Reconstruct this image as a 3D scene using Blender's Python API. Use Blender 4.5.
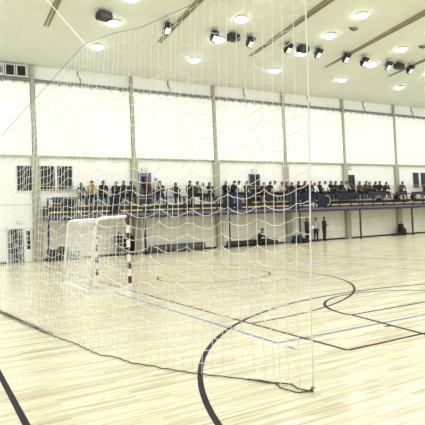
import bpy, bmesh, math, random
from mathutils import Vector, Matrix
random.seed(7)
for o in list(bpy.data.objects):
    bpy.data.objects.remove(o)
SC = bpy.context.scene
COL = SC.collection

# ------------------------------------------------------------------ camera
F_PX, YAW, PITCH, ROLL, EYE = 506.8, 0.5158, 0.01792, -0.04334, 1.8066
cam = bpy.data.cameras.new('camera')
cam.sensor_width = 36.0
cam.lens = F_PX / 425.0 * 36.0
cam.clip_start, cam.clip_end = 0.05, 300
camo = bpy.data.objects.new('camera', cam)
COL.objects.link(camo)
_w = Vector((math.sin(YAW) * math.cos(PITCH), math.cos(YAW) * math.cos(PITCH), math.sin(PITCH)))
_r0 = Vector((math.cos(YAW), -math.sin(YAW), 0))
_u0 = _r0.cross(_w)
_c, _s = math.cos(ROLL), math.sin(ROLL)
_r, _u = _r0 * _c + _u0 * _s, _u0 * _c - _r0 * _s
camo.matrix_world = Matrix(((_r.x, _u.x, -_w.x, 0), (_r.y, _u.y, -_w.y, 0), (_r.z, _u.z, -_w.z, EYE), (0, 0, 0, 1)))
SC.camera = camo

# ------------------------------------------------------------------ world, exposure
wd = bpy.data.worlds.new('world')
SC.world = wd
wd.use_nodes = True
wd.node_tree.nodes['Background'].inputs[0].default_value = (0.97, 1.0, 0.99, 1)
wd.node_tree.nodes['Background'].inputs[1].default_value = 0.22
SC.view_settings.view_transform = 'Standard'
SC.view_settings.look = 'None'
SC.view_settings.gamma = 1.0
SC.view_settings.use_curve_mapping = False
SC.view_settings.exposure = 0.0
LAMP_W = 50.0


# ------------------------------------------------------------------ materials
def mat(name, col, rough=0.6, metal=0.0, var=0.06, scale=6.0, emit=0.0, spec=0.5):
    m = bpy.data.materials.new(name)
    m.use_nodes = True
    nt = m.node_tree
    b = nt.nodes['Principled BSDF']
    b.inputs['Roughness'].default_value = rough
    b.inputs['Metallic'].default_value = metal
    b.inputs['Specular IOR Level'].default_value = spec
    c = (col[0], col[1], col[2], 1)
    if var > 0:
        tc = nt.nodes.new('ShaderNodeTexCoord')
        n = nt.nodes.new('ShaderNodeTexNoise')
        n.inputs['Scale'].default_value = scale
        n.inputs['Detail'].default_value = 3
        nt.links.new(tc.outputs['Object'], n.inputs['Vector'])
        r = nt.nodes.new('ShaderNodeValToRGB')
        r.color_ramp.elements[0].position, r.color_ramp.elements[1].position = .3, .7
        r.color_ramp.elements[0].color = tuple(max(0, x * (1 - var)) for x in col) + (1,)
        r.color_ramp.elements[1].color = tuple(min(1, x * (1 + var)) for x in col) + (1,)
        nt.links.new(n.outputs['Fac'], r.inputs['Fac'])
        nt.links.new(r.outputs['Color'], b.inputs['Base Color'])
    else:
        b.inputs['Base Color'].default_value = c
    if emit > 0:
        b.inputs['Emission Color'].default_value = c
        b.inputs['Emission Strength'].default_value = emit
    return m


def floor_mat():
    m = bpy.data.materials.new('maple_planks')
    m.use_nodes = True
    nt = m.node_tree
    b = nt.nodes['Principled BSDF']
    tc = nt.nodes.new('ShaderNodeTexCoord')

    def brick(w, h, off, c1, c2, bias):
        mp = nt.nodes.new('ShaderNodeMapping')
        mp.inputs['Location'].default_value = (off, off * .37, 0)
        k = nt.nodes.new('ShaderNodeTexBrick')
        k.offset = .37
        k.inputs['Scale'].default_value = 1.0
        k.inputs['Brick Width'].default_value = w
        k.inputs['Row Height'].default_value = h
        k.inputs['Mortar Size'].default_value = 0.0012
        k.inputs['Bias'].default_value = bias
        k.inputs['Color1'].default_value = c1
        k.inputs['Color2'].default_value = c2
        k.inputs['Mortar'].default_value = (.50, .42, .25, 1)
        nt.links.new(tc.outputs['Object'], mp.inputs['Vector'])
        nt.links.new(mp.outputs['Vector'], k.inputs['Vector'])
        return k
    a = brick(1.15, .075, 0, (.86, .825, .645, 1), (.46, .38, .20, 1), -.5)
    c = brick(.83, .075, 3.3, (1, 1, 1, 1), (.86, .82, .70, 1), -.2)
    mx = nt.nodes.new('ShaderNodeMix')
    mx.data_type = 'RGBA'
    mx.blend_type = 'MULTIPLY'
    mx.inputs['Factor'].default_value = .8
    nt.links.new(a.outputs['Color'], mx.inputs['A'])
    nt.links.new(c.outputs['Color'], mx.inputs['B'])
    # long grain
    mp = nt.nodes.new('ShaderNodeMapping')
    mp.inputs['Scale'].default_value = (.7, 14, 1)
    n = nt.nodes.new('ShaderNodeTexNoise')
    n.inputs['Scale'].default_value = 1.6
    n.inputs['Detail'].default_value = 4
    nt.links.new(tc.outputs['Object'], mp.inputs['Vector'])
    nt.links.new(mp.outputs['Vector'], n.inputs['Vector'])
    r = nt.nodes.new('ShaderNodeValToRGB')
    r.color_ramp.elements[0].position, r.color_ramp.elements[1].position = .34, .55
    r.color_ramp.elements[0].color = (.78, .73, .58, 1)
    r.color_ramp.elements[1].color = (1, 1, 1, 1)
    nt.links.new(n.outputs['Fac'], r.inputs['Fac'])
    m2 = nt.nodes.new('ShaderNodeMix')
    m2.data_type = 'RGBA'
    m2.blend_type = 'MULTIPLY'
    m2.inputs['Factor'].default_value = 1
    nt.links.new(mx.outputs['Result'], m2.inputs['A'])
    nt.links.new(r.outputs['Color'], m2.inputs['B'])
    nt.links.new(m2.outputs['Result'], b.inputs['Base Color'])
    b.inputs['Roughness'].default_value = .2
    b.inputs['Specular IOR Level'].default_value = .5
    return m


M = dict(
    floor=floor_mat(),
    wall=mat('white_plaster', (.88, .89, .87), .8, var=.02, scale=.8),
    clad=mat('white_panel', (.91, .92, .91), .7, var=.015, scale=.6),
    under=mat('cream_panel', (.80, .78, .68), .75, var=.04, scale=1.5),
    column=mat('beige_column', (.40, .39, .31), .75, var=.05, scale=3),
    ceil=mat('cream_ceiling', (.83, .85, .77), .8, var=.03, scale=1.2),
    beam=mat('beam_timber', (.30, .28, .19), .7, var=.08, scale=4),
    darkline=mat('dark_trim', (.03, .03, .03), .6),
    base=mat('dark_baseboard', (.03, .028, .02), .6),
    black=mat('black_metal', (.012, .012, .014), .45),
    housing=mat('black_housing', (.015, .015, .018), .5),
    grey=mat('grey_metal', (.25, .25, .25), .45, metal=.3),
    rail=mat('grey_rail', (.20, .20, .19), .5),
    lens=mat('frosted_glass', (.9, .9, .88), .3, emit=.35),
    lamp=mat('lamp_glow', (1, .98, .93), .4, var=0, emit=14),
    white=mat('white_paint', (.86, .86, .84), .35, var=.02),
    red=mat('red_paint', (.125, .013, .013), .4, var=.06),
    navy=mat('navy_paint', (.010, .010, .055), .5),
    lavender=mat('concrete_edge', (.13, .125, .17), .8),
    riser=mat('dark_riser', (.04, .033, .03), .7),
    bench=mat('bench_wood', (.60, .50, .30), .5, var=.08),
    glass=mat('dark_glass', (.02, .022, .04), .2, var=.1),
    frame=mat('pale_frame', (.75, .75, .73), .5),
    darkframe=mat('dark_frame', (.04, .04, .05), .5),
    doorblue=mat('blue_grey_door', (.20, .20, .33), .5),
    doordark=mat('dark_door', (.018, .019, .026), .45),
    net=mat('net_cord', (.97, .965, .92), .8, var=.0),
    goalnet=mat('goal_net_cord', (.93, .93, .90), .8, var=.03),
    rope=mat('dark_rope', (.10, .09, .065), .9),
    wire=mat('steel_wire', (.16, .16, .16), .5),
    palewire=mat('pale_cord', (.85, .83, .74), .7),
    l_red=mat('red_line_paint', (.075, .010, .012), .85),
    l_black=mat('black_line_paint', (.008, .008, .011), .85, var=.1),
    l_blue=mat('blue_line_paint', (.09, .20, .40), .85, var=.08),
    matgrey=mat('grey_mat_vinyl', (.085, .075, .085), .5, var=.2),
    matblack=mat('black_mat_vinyl', (.02, .02, .02), .5, var=.2),
    cloth_navy=mat('navy_cloth', (.007, .009, .028), .85, var=.3),
    cloth_grey=mat('grey_cloth', (.022, .026, .036), .85, var=.3),
    cloth_black=mat('black_cloth', (.010, .010, .012), .85, var=.3),
    cloth_white=mat('white_cloth', (.80, .79, .78), .85),
    cloth_pale=mat('pale_grey_cloth', (.45, .44, .44), .85, var=.15),
    cloth_maroon=mat('maroon_cloth', (.055, .009, .02), .85, var=.2),
    cloth_khaki=mat('khaki_cloth', (.42, .34, .14), .85, var=.2),
    cloth_olive=mat('olive_cloth', (.06, .065, .03), .85, var=.2),
    cloth_green=mat('dark_green_cloth', (.02, .07, .03), .85, var=.2),
    cloth_brown=mat('brown_cloth', (.08, .045, .03), .85, var=.2),
    cloth_jean=mat('blue_denim', (.02, .035, .10), .85, var=.2),
    skin=mat('skin', (.26, .15, .10), .6),
    shoe=mat('shoe_leather', (.015, .013, .012), .5),
    eye=mat('eye_dark', (.02, .015, .012), .3),
    hair_black=mat('black_hair', (.008, .007, .006), .6),
    hair_brown=mat('brown_hair', (.05, .025, .013), .6),
    sign=mat('sign_white', (.85, .85, .82), .4),
    signgrey=mat('sign_grey', (.22, .24, .22), .5),
)


# ------------------------------------------------------------------ mesh builder
class MB:
    def __init__(s):
        s.v, s.f, s.m = [], [], []

    def add(s, vs, fs, mi=0):
        k = len(s.v)
        s.v += [tuple(x) for x in vs]
        s.f += [tuple(i + k for i in f) for f in fs]
        s.m += [mi] * len(fs)

    def box(s, x0, x1, y0, y1, z0, z1, mi=0):
        vs = [(x, y, z) for z in (z0, z1) for y in (y0, y1) for x in (x0, x1)]
        s.add(vs, [(0, 2, 3, 1), (4, 5, 7, 6), (0, 1, 5, 4), (2, 6, 7, 3), (0, 4, 6, 2), (1, 3, 7, 5)], mi)
        return s

    def obox(s, c, ax, ay, az, mi=0):
        c, ax, ay, az = Vector(c), Vector(ax), Vector(ay), Vector(az)
        vs = [c + ax * i + ay * j + az * k for k in (-1, 1) for j in (-1, 1) for i in (-1, 1)]
        s.add(vs, [(0, 2, 3, 1), (4, 5, 7, 6), (0, 1, 5, 4), (2, 6, 7, 3), (0, 4, 6, 2), (1, 3, 7, 5)], mi)
        return s

    def tube(s, pts, r, n=6, mi=0, closed=False, cap=True):
        pts = [Vector(p) for p in pts]
        N = len(pts)
        up = Vector((.13, .21, .97))
        vs = []
        for i, p in enumerate(pts):
            if closed:
                t = pts[(i + 1) % N] - pts[i - 1]
            else:
                t = pts[min(i + 1, N - 1)] - pts[max(i - 1, 0)]
            if t.length < 1e-9:
                t = Vector((0, 0, 1))
            t.normalize()
            u = up if abs(t.dot(up)) < .95 else Vector((1, .1, 0))
            a = t.cross(u).normalized()
            b = t.cross(a)
            rr = r[i] if isinstance(r, (list, tuple)) else r
            for k in range(n):
                th = 2 * math.pi * k / n
                vs.append(p + (a * math.cos(th) + b * math.sin(th)) * rr)
        fs = []
        for i in range(N if closed else N - 1):
            j = (i + 1) % N
            for k in range(n):
                l = (k + 1) % n
                fs.append((i * n + k, i * n + l, j * n + l, j * n + k))
        if cap and not closed and n > 2:
            fs.append(tuple(range(n - 1, -1, -1)))
            fs.append(tuple((N - 1) * n + k for k in range(n)))
        s.add(vs, fs, mi)
        return s

    def lathe(s, prof, c, n=16, mi=0):
        vs, fs = [], []
        for (r, z) in prof:
            for k in range(n):
                th = 2 * math.pi * k / n
                vs.append((c[0] + r * math.cos(th), c[1] + r * math.sin(th), c[2] + z))
        for i in range(len(prof) - 1):
            for k in range(n):
                l = (k + 1) % n
                fs.append((i * n + k, i * n + l, (i + 1) * n + l, (i + 1) * n + k))
        fs.append(tuple(range(n - 1, -1, -1)))
        fs.append(tuple((len(prof) - 1) * n + k for k in range(n)))
        s.add(vs, fs, mi)
        return s

    def sphere(s, c, rx, ry, rz, n=10, m=7, mi=0):
        vs, fs = [], []
        for i in range(m + 1):
            ph = math.pi * i / m
            for k in range(n):
                th = 2 * math.pi * k / n
                vs.append((c[0] + rx * math.sin(ph) * math.cos(th), c[1] + ry * math.sin(ph) * math.sin(th), c[2] + rz * math.cos(ph)))
        for i in range(m):
            for k in range(n):
                l = (k + 1) % n
                fs.append((i * n + k, (i + 1) * n + k, (i + 1) * n + l, i * n + l))
        s.add(vs, fs, mi)
        return s

    def mesh(s, name, mats, smooth=False):
        me = bpy.data.meshes.new(name)
        me.from_pydata(s.v, [], s.f)
        for m in (mats if isinstance(mats, (list, tuple)) else [mats]):
            me.materials.append(m)
        me.polygons.foreach_set('material_index', s.m)
        if smooth:
            me.polygons.foreach_set('use_smooth', [True] * len(s.f))
        me.update()
        return me

    def build(s, name, mats, parent=None, smooth=False, loc=None, bevel=0):
        o = bpy.data.objects.new(name, s.mesh(name, mats, smooth))
        COL.objects.link(o)
        if parent:
            o.parent = parent
        if loc:
            o.location = loc
        if bevel:
            b = o.modifiers.new('bevel', 'BEVEL')
            b.width, b.segments, b.limit_method = bevel, 2, 'ANGLE'
        return o


def tag(o, label=None, cat=None, group=None, kind=None):
    if label:
        o['label'] = label
    if cat:
        o['category'] = cat
    if group:
        o['group'] = group
    if kind:
        o['kind'] = kind
    return o


def empty(name, loc, label, cat, group=None, rz=0):
    o = bpy.data.objects.new(name, None)
    o.empty_display_size = .2
    COL.objects.link(o)
    o.location = loc
    o.rotation_euler = (0, 0, rz)
    return tag(o, label, cat, group)


def copy_tree(o, parent=None):
    c = o.copy()
    COL.objects.link(c)
    if parent:
        c.parent = parent
    for ch in list(o.children):
        copy_tree(ch, c)
    return c


def struct(o, label=None, cat=None):
    return tag(o, label, cat, kind='structure')


# ------------------------------------------------------------------ the setting
XL, XR = -5.0, 48.0
WY = 29.68          # face of the long wall
RIDGE_Y, EAVE, SLOPE = 14.5, 11.05, .10
COLX = [5.45 + 5.88 * i for i in range(-1, 8)]


def ceil_z(y):
    return EAVE + SLOPE * (WY - y) if y > RIDGE_Y else EAVE + SLOPE * (WY - RIDGE_Y) - SLOPE * (RIDGE_Y - y)


FL = struct(MB().box(XL, XR, -3, WY + .3, -.2, 0).build('floor', M['floor']), 'pale maple plank sports floor with painted court lines', 'floor')
wall = struct(MB().box(XL, XR, WY, WY + .3, 0, EAVE + .1).build('wall_back', M['wall']), 'long white wall behind the spectator gallery', 'wall')
struct(MB().box(XL, XR, -3.3, -3, 0, EAVE + .1).build('wall_front', M['wall']), 'long white wall behind the viewer', 'wall')
struct(MB().box(XL - .3, XL, -3.3, WY + .3, 0, 12.9).build('wall_left', M['wall']), 'white end wall on the left of the hall', 'wall')
struct(MB().box(XR, XR + .3, -3.3, WY + .3, 0, 12.9).build('wall_right', M['wall']), 'white end wall on the right of the hall', 'wall')
b = MB()
ym = RIDGE_Y
for (ya, yb) in ((WY + .3, ym), (ym, -3)):
    za, zb = ceil_z(ya), ceil_z(yb)
    lo, hi = (ya, yb)
    b.add([(XL, ya, za), (XR, ya, za), (XR, yb, zb), (XL, yb, zb), (XL, ya, za + .2), (XR, ya, za + .2), (XR, yb, zb + .2), (XL, yb, zb + .2)],
          [(0, 1, 2, 3), (7, 6, 5, 4), (0, 4, 5, 1), (2, 6, 7, 3), (1, 5, 6, 2), (0, 3, 7, 4)])
CE = struct(b.build('ceiling', M['ceil']), 'cream pitched ceiling of the sports hall', 'ceiling')

# cladding panels, ledge, lower cream panels, columns
for i, x in enumerate(COLX[:-1]):
    MB().box(x + .14, COLX[i + 1] - .14, WY - .14, WY - .002, 5.95, 10.02).build('wall_panel', M['clad'], wall)
    p = MB().box(x + .22, COLX[i + 1] - .22, WY - .03, WY - .002, .12, 2.2)
    if x > 5:
        p.build('lower_panel', M['under'], wall)
        g = MB()
        for k in range(1, 4):
            g.box(x + .22, COLX[i + 1] - .22, WY - .034, WY - .03, .12 + k * .52 - .006, .12 + k * .52 + .006)
        g.build('panel_joint', M['column'], wall)
MB().box(XL, XR, WY - .17, WY - .002, 5.88, 5.95).build('wall_ledge', M['column'], wall)
MB().box(XL, 5.2, WY - .012, WY - .002, 3.185, 3.21).build('wall_joint', M['grey'], wall)
for x in COLX:
    c = struct(MB().box(x - .21, x + .21, WY - .32, WY - .001, 0, 2.2).box(x - .21, x + .21, WY - .2, WY - .001, 2.2, 5.88).box(x - .10, x + .10, WY - .18, WY - .001, 5.95, EAVE)
               .build('column', M['column']), 'beige pilaster standing against the long white wall', 'column')
    c['group'] = 'wall pilasters'
struct(MB().box(XL, 3.82, WY - .04, WY - .001, 0, .12).box(5.2, XR, WY - .04, WY - .001, 0, .12).build('baseboard_back', M['base']), 'dark baseboard along the long wall', 'baseboard')

# roof beams: twin timbers with a gap, underside almost level so the sloping ceiling swallows the ends
for i, x in enumerate(COLX):
    bm = empty('roof_beam', (x - .13, 24.8, 11.53), 'twin timber roof beam in line with a wall pilaster', 'beam', 'roof beams')
    bm['kind'] = 'structure'
    for sx in (-.13, .03):
        b = MB()
        y0, y1, zb0, zb1 = 0.0, -10.3, 0.0, .76
        top0, top1 = .05, ceil_z(14.5) - 11.53 + .05
        vs = []
        for (yy, zb, zt) in ((y0, zb0, top0), (y1, zb1, top1)):
            for xx in (sx, sx + .10):
                vs += [(xx, yy, zb), (xx, yy, zt)]
        b.add(vs, [(0, 1, 3, 2), (4, 6, 7, 5), (0, 4, 5, 1), (2, 3, 7, 6), (0, 2, 6, 4), (1, 5, 7, 3)])
        b.build('beam_timber', M['beam'], bm)


# ------------------------------------------------------------------ court lines (children of the floor)
def line_poly(name, pts, w, m, z):
    b = MB()
    pts = [Vector((p[0], p[1], 0)) for p in pts]
    vs = []
    for i, p in enumerate(pts):
        t = (pts[min(i + 1, len(pts) - 1)] - pts[max(i - 1, 0)]).normalized()
        n = Vector((-t.y, t.x, 0)) * w / 2
        for zz in (.0002, z):
            vs += [p + n + Vector((0, 0, zz)), p - n + Vector((0, 0, zz))]
    fs = []
    for i in range(len(pts) - 1):
        a, c = i * 4, i * 4 + 4
        fs += [(a + 2, a + 3, c + 3, c + 2), (a, a + 2, c + 2, c), (a + 1, c + 1, c + 3, a + 3)]
    b.add(vs, fs)
    return b.build(name, m, FL)


def arc(cx, cy, r, a0, a1, n=48):
    return [(cx + r * math.cos(math.radians(a0 + (a1 - a0) * i / n)), cy + r * math.sin(math.radians(a0 + (a1 - a0) * i / n))) for i in range(n + 1)]


GX, GY0, GY1 = 4.89, 13.44, 16.52
GC = (GY0 + GY1) / 2
XE = 44.9
# handball court, dark red
line_poly('goal_line', [(GX, GC - 9.88), (GX, GC + 9.95)], .06, M['l_red'], .0020)
line_poly('sideline', [(GX, GC - 9.88), (XE, GC - 9.88)], .06, M['l_red'], .0021)
line_poly('sideline', [(GX, GC + 9.95), (XE, GC + 9.95)], .05, M['l_red'], .0021)
ga = [(GX, GY0 - 6)] + arc(GX, GY0, 6, -90, 0) + arc(GX, GY1, 6, 0, 90) + [(GX, GY1 + 6)]
line_poly('goal_area_line', ga, .06, M['l_red'], .0024)
fa = arc(GX, GY0, 9, -66, 0, 30) + arc(GX, GY1, 9, 0, 66, 30)
for i in range(0, len(fa) - 2, 2):
    a, c = Vector((*fa[i], 0)), Vector((*fa[i + 1], 0))
    line_poly('free_throw_dash', [a, a + (c - a) * .55], .05, M['l_red'], .0018)
# cross basketball court, black
BX = 8.5
line_poly('basketball_sideline', [(.76, 1.05), (.76, 28.9)], .065, M['l_black'], .0026)
line_poly('basketball_baseline', [(.76, 1.05), (16.2, 1.05)], .05, M['l_black'], .0026)
line_poly('basketball_sideline', [(16.2, 1.05), (16.2, 28.9)], .05, M['l_black'], .0026)
line_poly('three_point_arc', [] + arc(8.70, 2.17, 6.73, 190, -10, 80), .065, M['l_black'], .0028)
line_poly('key_line', [(5.72, 1.05), (6.70, 6.85)], .06, M['l_black'], .0030)
line_poly('key_line', [(11.28, 1.05), (10.30, 6.85)], .06, M['l_black'], .0030)
line_poly('free_throw_line', [(6.70, 6.85), (10.30, 6.85)], .055, M['l_black'], .0032)
line_poly('free_throw_circle', arc(BX, 6.85, 1.82, 180, 0, 40), .06, M['l_black'], .0032)
line_poly('centre_circle', arc(8.36, 14.85, 1.88, 0, 360, 60), .055, M['l_black'], .0027)
line_poly('three_point_arc', arc(8.5, 27.4, 6.25, 180, 360, 60), .05, M['l_black'], .0027)
line_poly('lane_tick', [(6.36, 5.78), (6.50, 5.78)], .06, M['l_black'], .0034)
# volleyball court, light blue
line_poly('volleyball_line', [(4.40, 6.02), (4.40, 24)], .05, M['l_blue'], .0014)
line_poly('volleyball_line', [(4.40, 6.02), (13.4, 6.02)], .05, M['l_blue'], .0014)
line_poly('volleyball_line', [(13.4, 6.02), (13.4, 24)], .05, M['l_blue'], .0014)
line_poly('volleyball_attack_line', [(4.40, 12.03), (13.4, 12.03)], .045, M['l_blue'], .0015)
line_poly('volleyball_tick', [(4.38, 5.60), (4.38, 5.76)], .05, M['l_blue'], .0015)


# ------------------------------------------------------------------ windows and doors
def window(n, panes, z0, z1, label):
    x0, x1 = min(p[0] for p in panes), max(p[1] for p in panes)
    b = MB()
    fr = .05
    y0, y1 = WY - .07, WY - .002
    xs = sorted(panes)
    b.box(x0 - fr, x1 + fr, y0, y1, z0 - fr, z0)
    b.box(x0 - fr, x1 + fr, y0, y1, z1, z1 + fr)
    b.box(x0 - fr, x0, y0, y1, z0, z1)
    b.box(x1, x1 + fr, y0, y1, z0, z1)
    for i in range(len(xs) - 1):
        b.box(xs[i][1], xs[i + 1][0], y0, y1, z0, z1)
    root = struct(b.build('window_%d' % n, M['frame']), label, 'window')
    for (a, c) in panes:
        MB().box(a, c, WY - .04, WY - .004, z0, z1).build('pane', M['glass'], root)
        mu = MB().box((a + c) / 2 - .015, (a + c) / 2 + .015, WY - .055, WY - .04, z0, z1)
        mu.box(a, c, WY - .053, WY - .041, (z0 * .3 + z1 * .7) - .012, (z0 * .3 + z1 * .7) + .012)
        mu.build('muntin', M['darkframe'], root)
    return root


window(1, [(4.47, 5.24)], 3.97, 5.36, 'single dark window high on the left of the wall, left of the pilaster')
window(2, [(5.70, 6.52), (6.66, 7.52)], 3.97, 5.37, 'dark double window above the left end of the gallery')
window(3, [(36.95, 37.72), (37.95, 38.9), (39.1, 39.9)], 3.97, 5.30, 'dark window above the right end of the gallery')

# ground floor double door on the left
d = struct(MB().box(3.80, 3.87, WY - .09, WY - .002, 0, 1.93).box(5.13, 5.19, WY - .09, WY - .002, 0, 1.93)
           .box(3.80, 5.19, WY - .09, WY - .002, 1.86, 1.93).box(4.70, 4.75, WY - .09, WY - .002, 0, 1.86)
           .build('door_1', M['frame']), 'ground floor double door at the left, one leaf dark and glazed, one white', 'door')
lf = MB().box(3.88, 4.69, WY - .05, WY - .004, .02, 1.85).build('glazed_leaf', M['darkframe'], d)
for i in range(3):
    for k in range(5):
        MB().box(3.93 + i * .25, 4.14 + i * .25, WY - .058, WY - .05, .10 + k * .35, .40 + k * .35).build('pane', M['glass'] if (i + k) % 3 else M['doorblue'], lf)
wl = MB().box(4.76, 5.12, WY - .06, WY - .004, .02, 1.85).build('white_leaf', M['white'], d)
for k in range(4):
    MB().box(4.85, 5.06, WY - .066, WY - .06, .72 + k * .26, .95 + k * .26).build('pane', M['glass'], wl)
MB().box(4.79, 4.81, WY - .11, WY - .06, .93, 1.05).build('handle', M['grey'], wl)
s_ = tag(MB().box(4.36, 4.72, WY - .06, WY - .002, 2.14, 2.31).build('exit_sign', M['signgrey']), 'small white exit sign box above the ground floor door', 'sign')
MB().box(4.40, 4.70, WY - .066, WY - .06, 2.16, 2.29).build('face', M['sign'], s_)


def gallery_door(n, x0, x1, z0, z1, m, label, leafs=1, sign=None):
    f = .06
    dd = struct(MB().box(x0, x0 + f, WY - .1, WY - .002, z0, z1).box(x1 - f, x1, WY - .1, WY - .002, z0, z1)
                .box(x0, x1, WY - .1, WY - .002, z1 - f, z1).build('door_%d' % n, M['doorblue'] if leafs else m), label, 'door')
    lf = MB().box(x0 + f, x1 - f, WY - .06, WY - .003, z0, z1 - f).build('door_leaf', m, dd)
    MB().box(x0 + f + .12, x1 - f - .12, WY - .066, WY - .06, z0 + 1.0, z1 - .22).build('pane', M['glass'], lf)
    MB().box(x1 - f - .12, x1 - f - .08, WY - .11, WY - .06, z0 + .95, z0 + 1.07).build('handle', M['grey'], lf)
    if sign:
        xm = (x0 + x1) / 2
        s = tag(MB().box(xm - .22, xm + .22, WY - .06, WY - .002, z1 + .13, z1 + .31).build('exit_sign', M['signgrey']), sign, 'sign')
        MB().box(xm - .19, xm + .19, WY - .066, WY - .06, z1 + .155, z1 + .285).build('face', M['sign'], s)
    return dd


gallery_door(2, 11.62, 12.45, 3.08, 5.04, M['doorblue'], 'blue grey gallery door just right of the second pilaster', 1, 'small white sign over the blue grey gallery door')
gallery_door(3, 19.86, 20.78, 3.08, 5.04, M['doordark'], 'dark gallery door midway along the gallery', 1, 'small white sign over the dark gallery door midway along')
gallery_door(4, 29.34, 29.98, 3.08, 5.04, M['doordark'], 'narrow dark gallery door right of the fifth pilaster', 0)
cl = tag(MB().lathe([(.0, -.02), (.17, -.02), (.19, 0), (.17, .02)], (0, 0, 0), 16).build('wall_clock', M['signgrey']), 'small round wall dial above the narrow dark gallery door', 'clock')
cl.location = (29.62, WY - .03, 5.62)
cl.rotation_euler = (math.pi / 2, 0, 0)
MB().lathe([(.0, .02), (.13, .02), (.13, .024), (0, .024)], (0, 0, 0), 16).build('face', M['sign'], cl)

# ------------------------------------------------------------------ gallery
SY, SZ = 28.16, 2.24
GXL = 5.72
ga_ = empty('spectator_gallery', (GXL, SY, 0), 'raised spectator gallery with blue railing along the long wall', 'gallery')


def gpart(name, b, m, parent=ga_, **k):
    b.v = [(x - GXL, y - SY, z) for (x, y, z) in b.v]
    if parent is not ga_ and parent is not None:
        pass
    return b.build(name, m, parent, **k)


gpart('floor_slab', MB().box(GXL, XR, SY + .1, WY - .33, SZ, SZ + .26), M['lavender'])
gpart('edge_beam', MB().box(GXL, XR, SY, SY + .1, SZ - .02, SZ + .09), M['navy'])
gpart('slab_edge', MB().box(GXL, XR, SY + .02, SY + .1, SZ + .09, SZ + .26), M['lavender'])
gpart('lower_tier', MB().box(GXL, XR, SY + .12, WY - .33, SZ + .26, SZ + .47), M['riser'])
gpart('upper_tier', MB().box(GXL, XR, SY + .56, WY - .33, SZ + .47, SZ + .80), M['riser'])
xb = [5.75] + [x for x in COLX if x > 9] + [XR]
for i in range(len(xb) - 1):
    n = 2
    for k in range(n):
        a = xb[i] + (xb[i + 1] - xb[i]) * k / n + .08
        c = xb[i] + (xb[i + 1] - xb[i]) * (k + 1) / n - .08
        gpart('step_board', MB().box(a, c, SY + .09, SY + .22, SZ + .40, SZ + .475), M['bench'])
        gpart('step_board', MB().box(a, c, SY + .53, SY + .66, SZ + .73, SZ + .805), M['bench'])
        gpart('bench_board', MB().box(a, c, SY + 1.06, WY - .34, SZ + 1.17, SZ + 1.22), M['bench'])
        for xx in (a + .2, c - .25):
            gpart('bench_bracket', MB().box(xx, xx + .05, SY + 1.09, WY - .36, SZ + .8, SZ + 1.17), M['riser'])
for x in COLX:
    if x > 5:
        xx = max(x, GXL + .05)
        gpart('support_post', MB().box(xx - .05, xx + .05, SY + .0, SY + .1, 0, SZ - .02), M['darkframe'] if x > 12 else M['navy'])
rail = gpart('railing', MB().tube([(GXL, SY + .05, 3.42), (XR, SY + .05, 3.42)], .032, 8).tube([(GXL, SY + .05, 2.93), (XR, SY + .05, 2.93)], .018, 6), M['navy'])
x = GXL + .04
while x < XR:
    gpart('rail_post', MB().box(x - .028, x + .028, SY + .02, SY + .08, SZ + .2, 3.42), M['navy'], rail)
    x += 1.175
wr = MB()
for z in (4.02, 4.2):
    for i in range(1, len(COLX) - 1):
        if COLX[i] > 5:
            wr.tube([(COLX[i] + .21, WY - .2, z), (COLX[i + 1] - .21, WY - .2, z)], .018, 6)
gpart('back_handrail', wr, M['bench'])

# ------------------------------------------------------------------ rail with hooks along the top of the wall
tr = empty('hanging_rail', (XL, WY - .12, 10.2), 'grey rail with small hooks running along the top of the long wall', 'rail')
L = XR - XL
MB().box(0, L, -.05, .05, -.05, .05).box(0, L, -.07, .07, .05, .065).build('rail_bar', M['rail'], tr)
x = 3.2
k = 0
while x < 41 and k < 99:
    MB().tube([(x - XL, 0, -.05), (x - XL, 0, -.16), (x - XL + .05, -.02, -.22), (x - XL + .09, -.03, -.17)], .022, 5).build('hook', M['rail'], tr)
    x += .62
    k += 1
for i in range(-1, 7):
    xx = 8.2 + 5.82 * i - XL
    MB().tube([(xx, 0, .06), (xx, .02, .35), (xx - .12, .06, .5), (xx - .12, .08, EAVE - 10.2)], .035, 6).build('hanger_rod', M['rail'], tr)

# ventilation units, far upper left
for i, (a, c, lab) in enumerate([(3.42, 3.98, 'leftmost wall vent, a round fan set high beside two square dark vents'),
                                 (4.02, 4.56, 'square dark wall vent between the round fan and the other square vent'),
                                 (4.60, 5.16, 'square dark wall vent nearest the first pilaster, high on the wall')]):
    v = empty('wall_vent', ((a + c) / 2, WY - .12, 10.64), lab, 'vent', 'vents high on the wall')
    w = (c - a) / 2 - .01
    fb = MB().box(-w, w, -.14, .115, -.34, -.28).box(-w, w, -.14, .115, .28, .34).box(-w, -w + .05, -.14, .115, -.28, .28).box(w - .05, w, -.14, .115, -.28, .28)
    fb.build('vent_frame', M['frame'], v)
    MB().box(-w + .05, w - .05, -.06, .11, -.28, .28).build('vent_body', M['black'] if i else M['frame'], v)
    if i == 0:
        f = MB().lathe([(.0, -.03), (.2, -.03), (.22, 0), (.2, .03)], (0, 0, 0), 18).build('fan', M['grey'], v)
        f.location, f.rotation_euler = (0, -.1, 0), (math.pi / 2, 0, 0)
    else:
        sl = MB()
        for k in range(7):
            sl.box(-w + .05, w - .05, -.1, -.06, -.26 + k * .08, -.23 + k * .08)
        sl.build('louvre', M['housing'], v)

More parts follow.
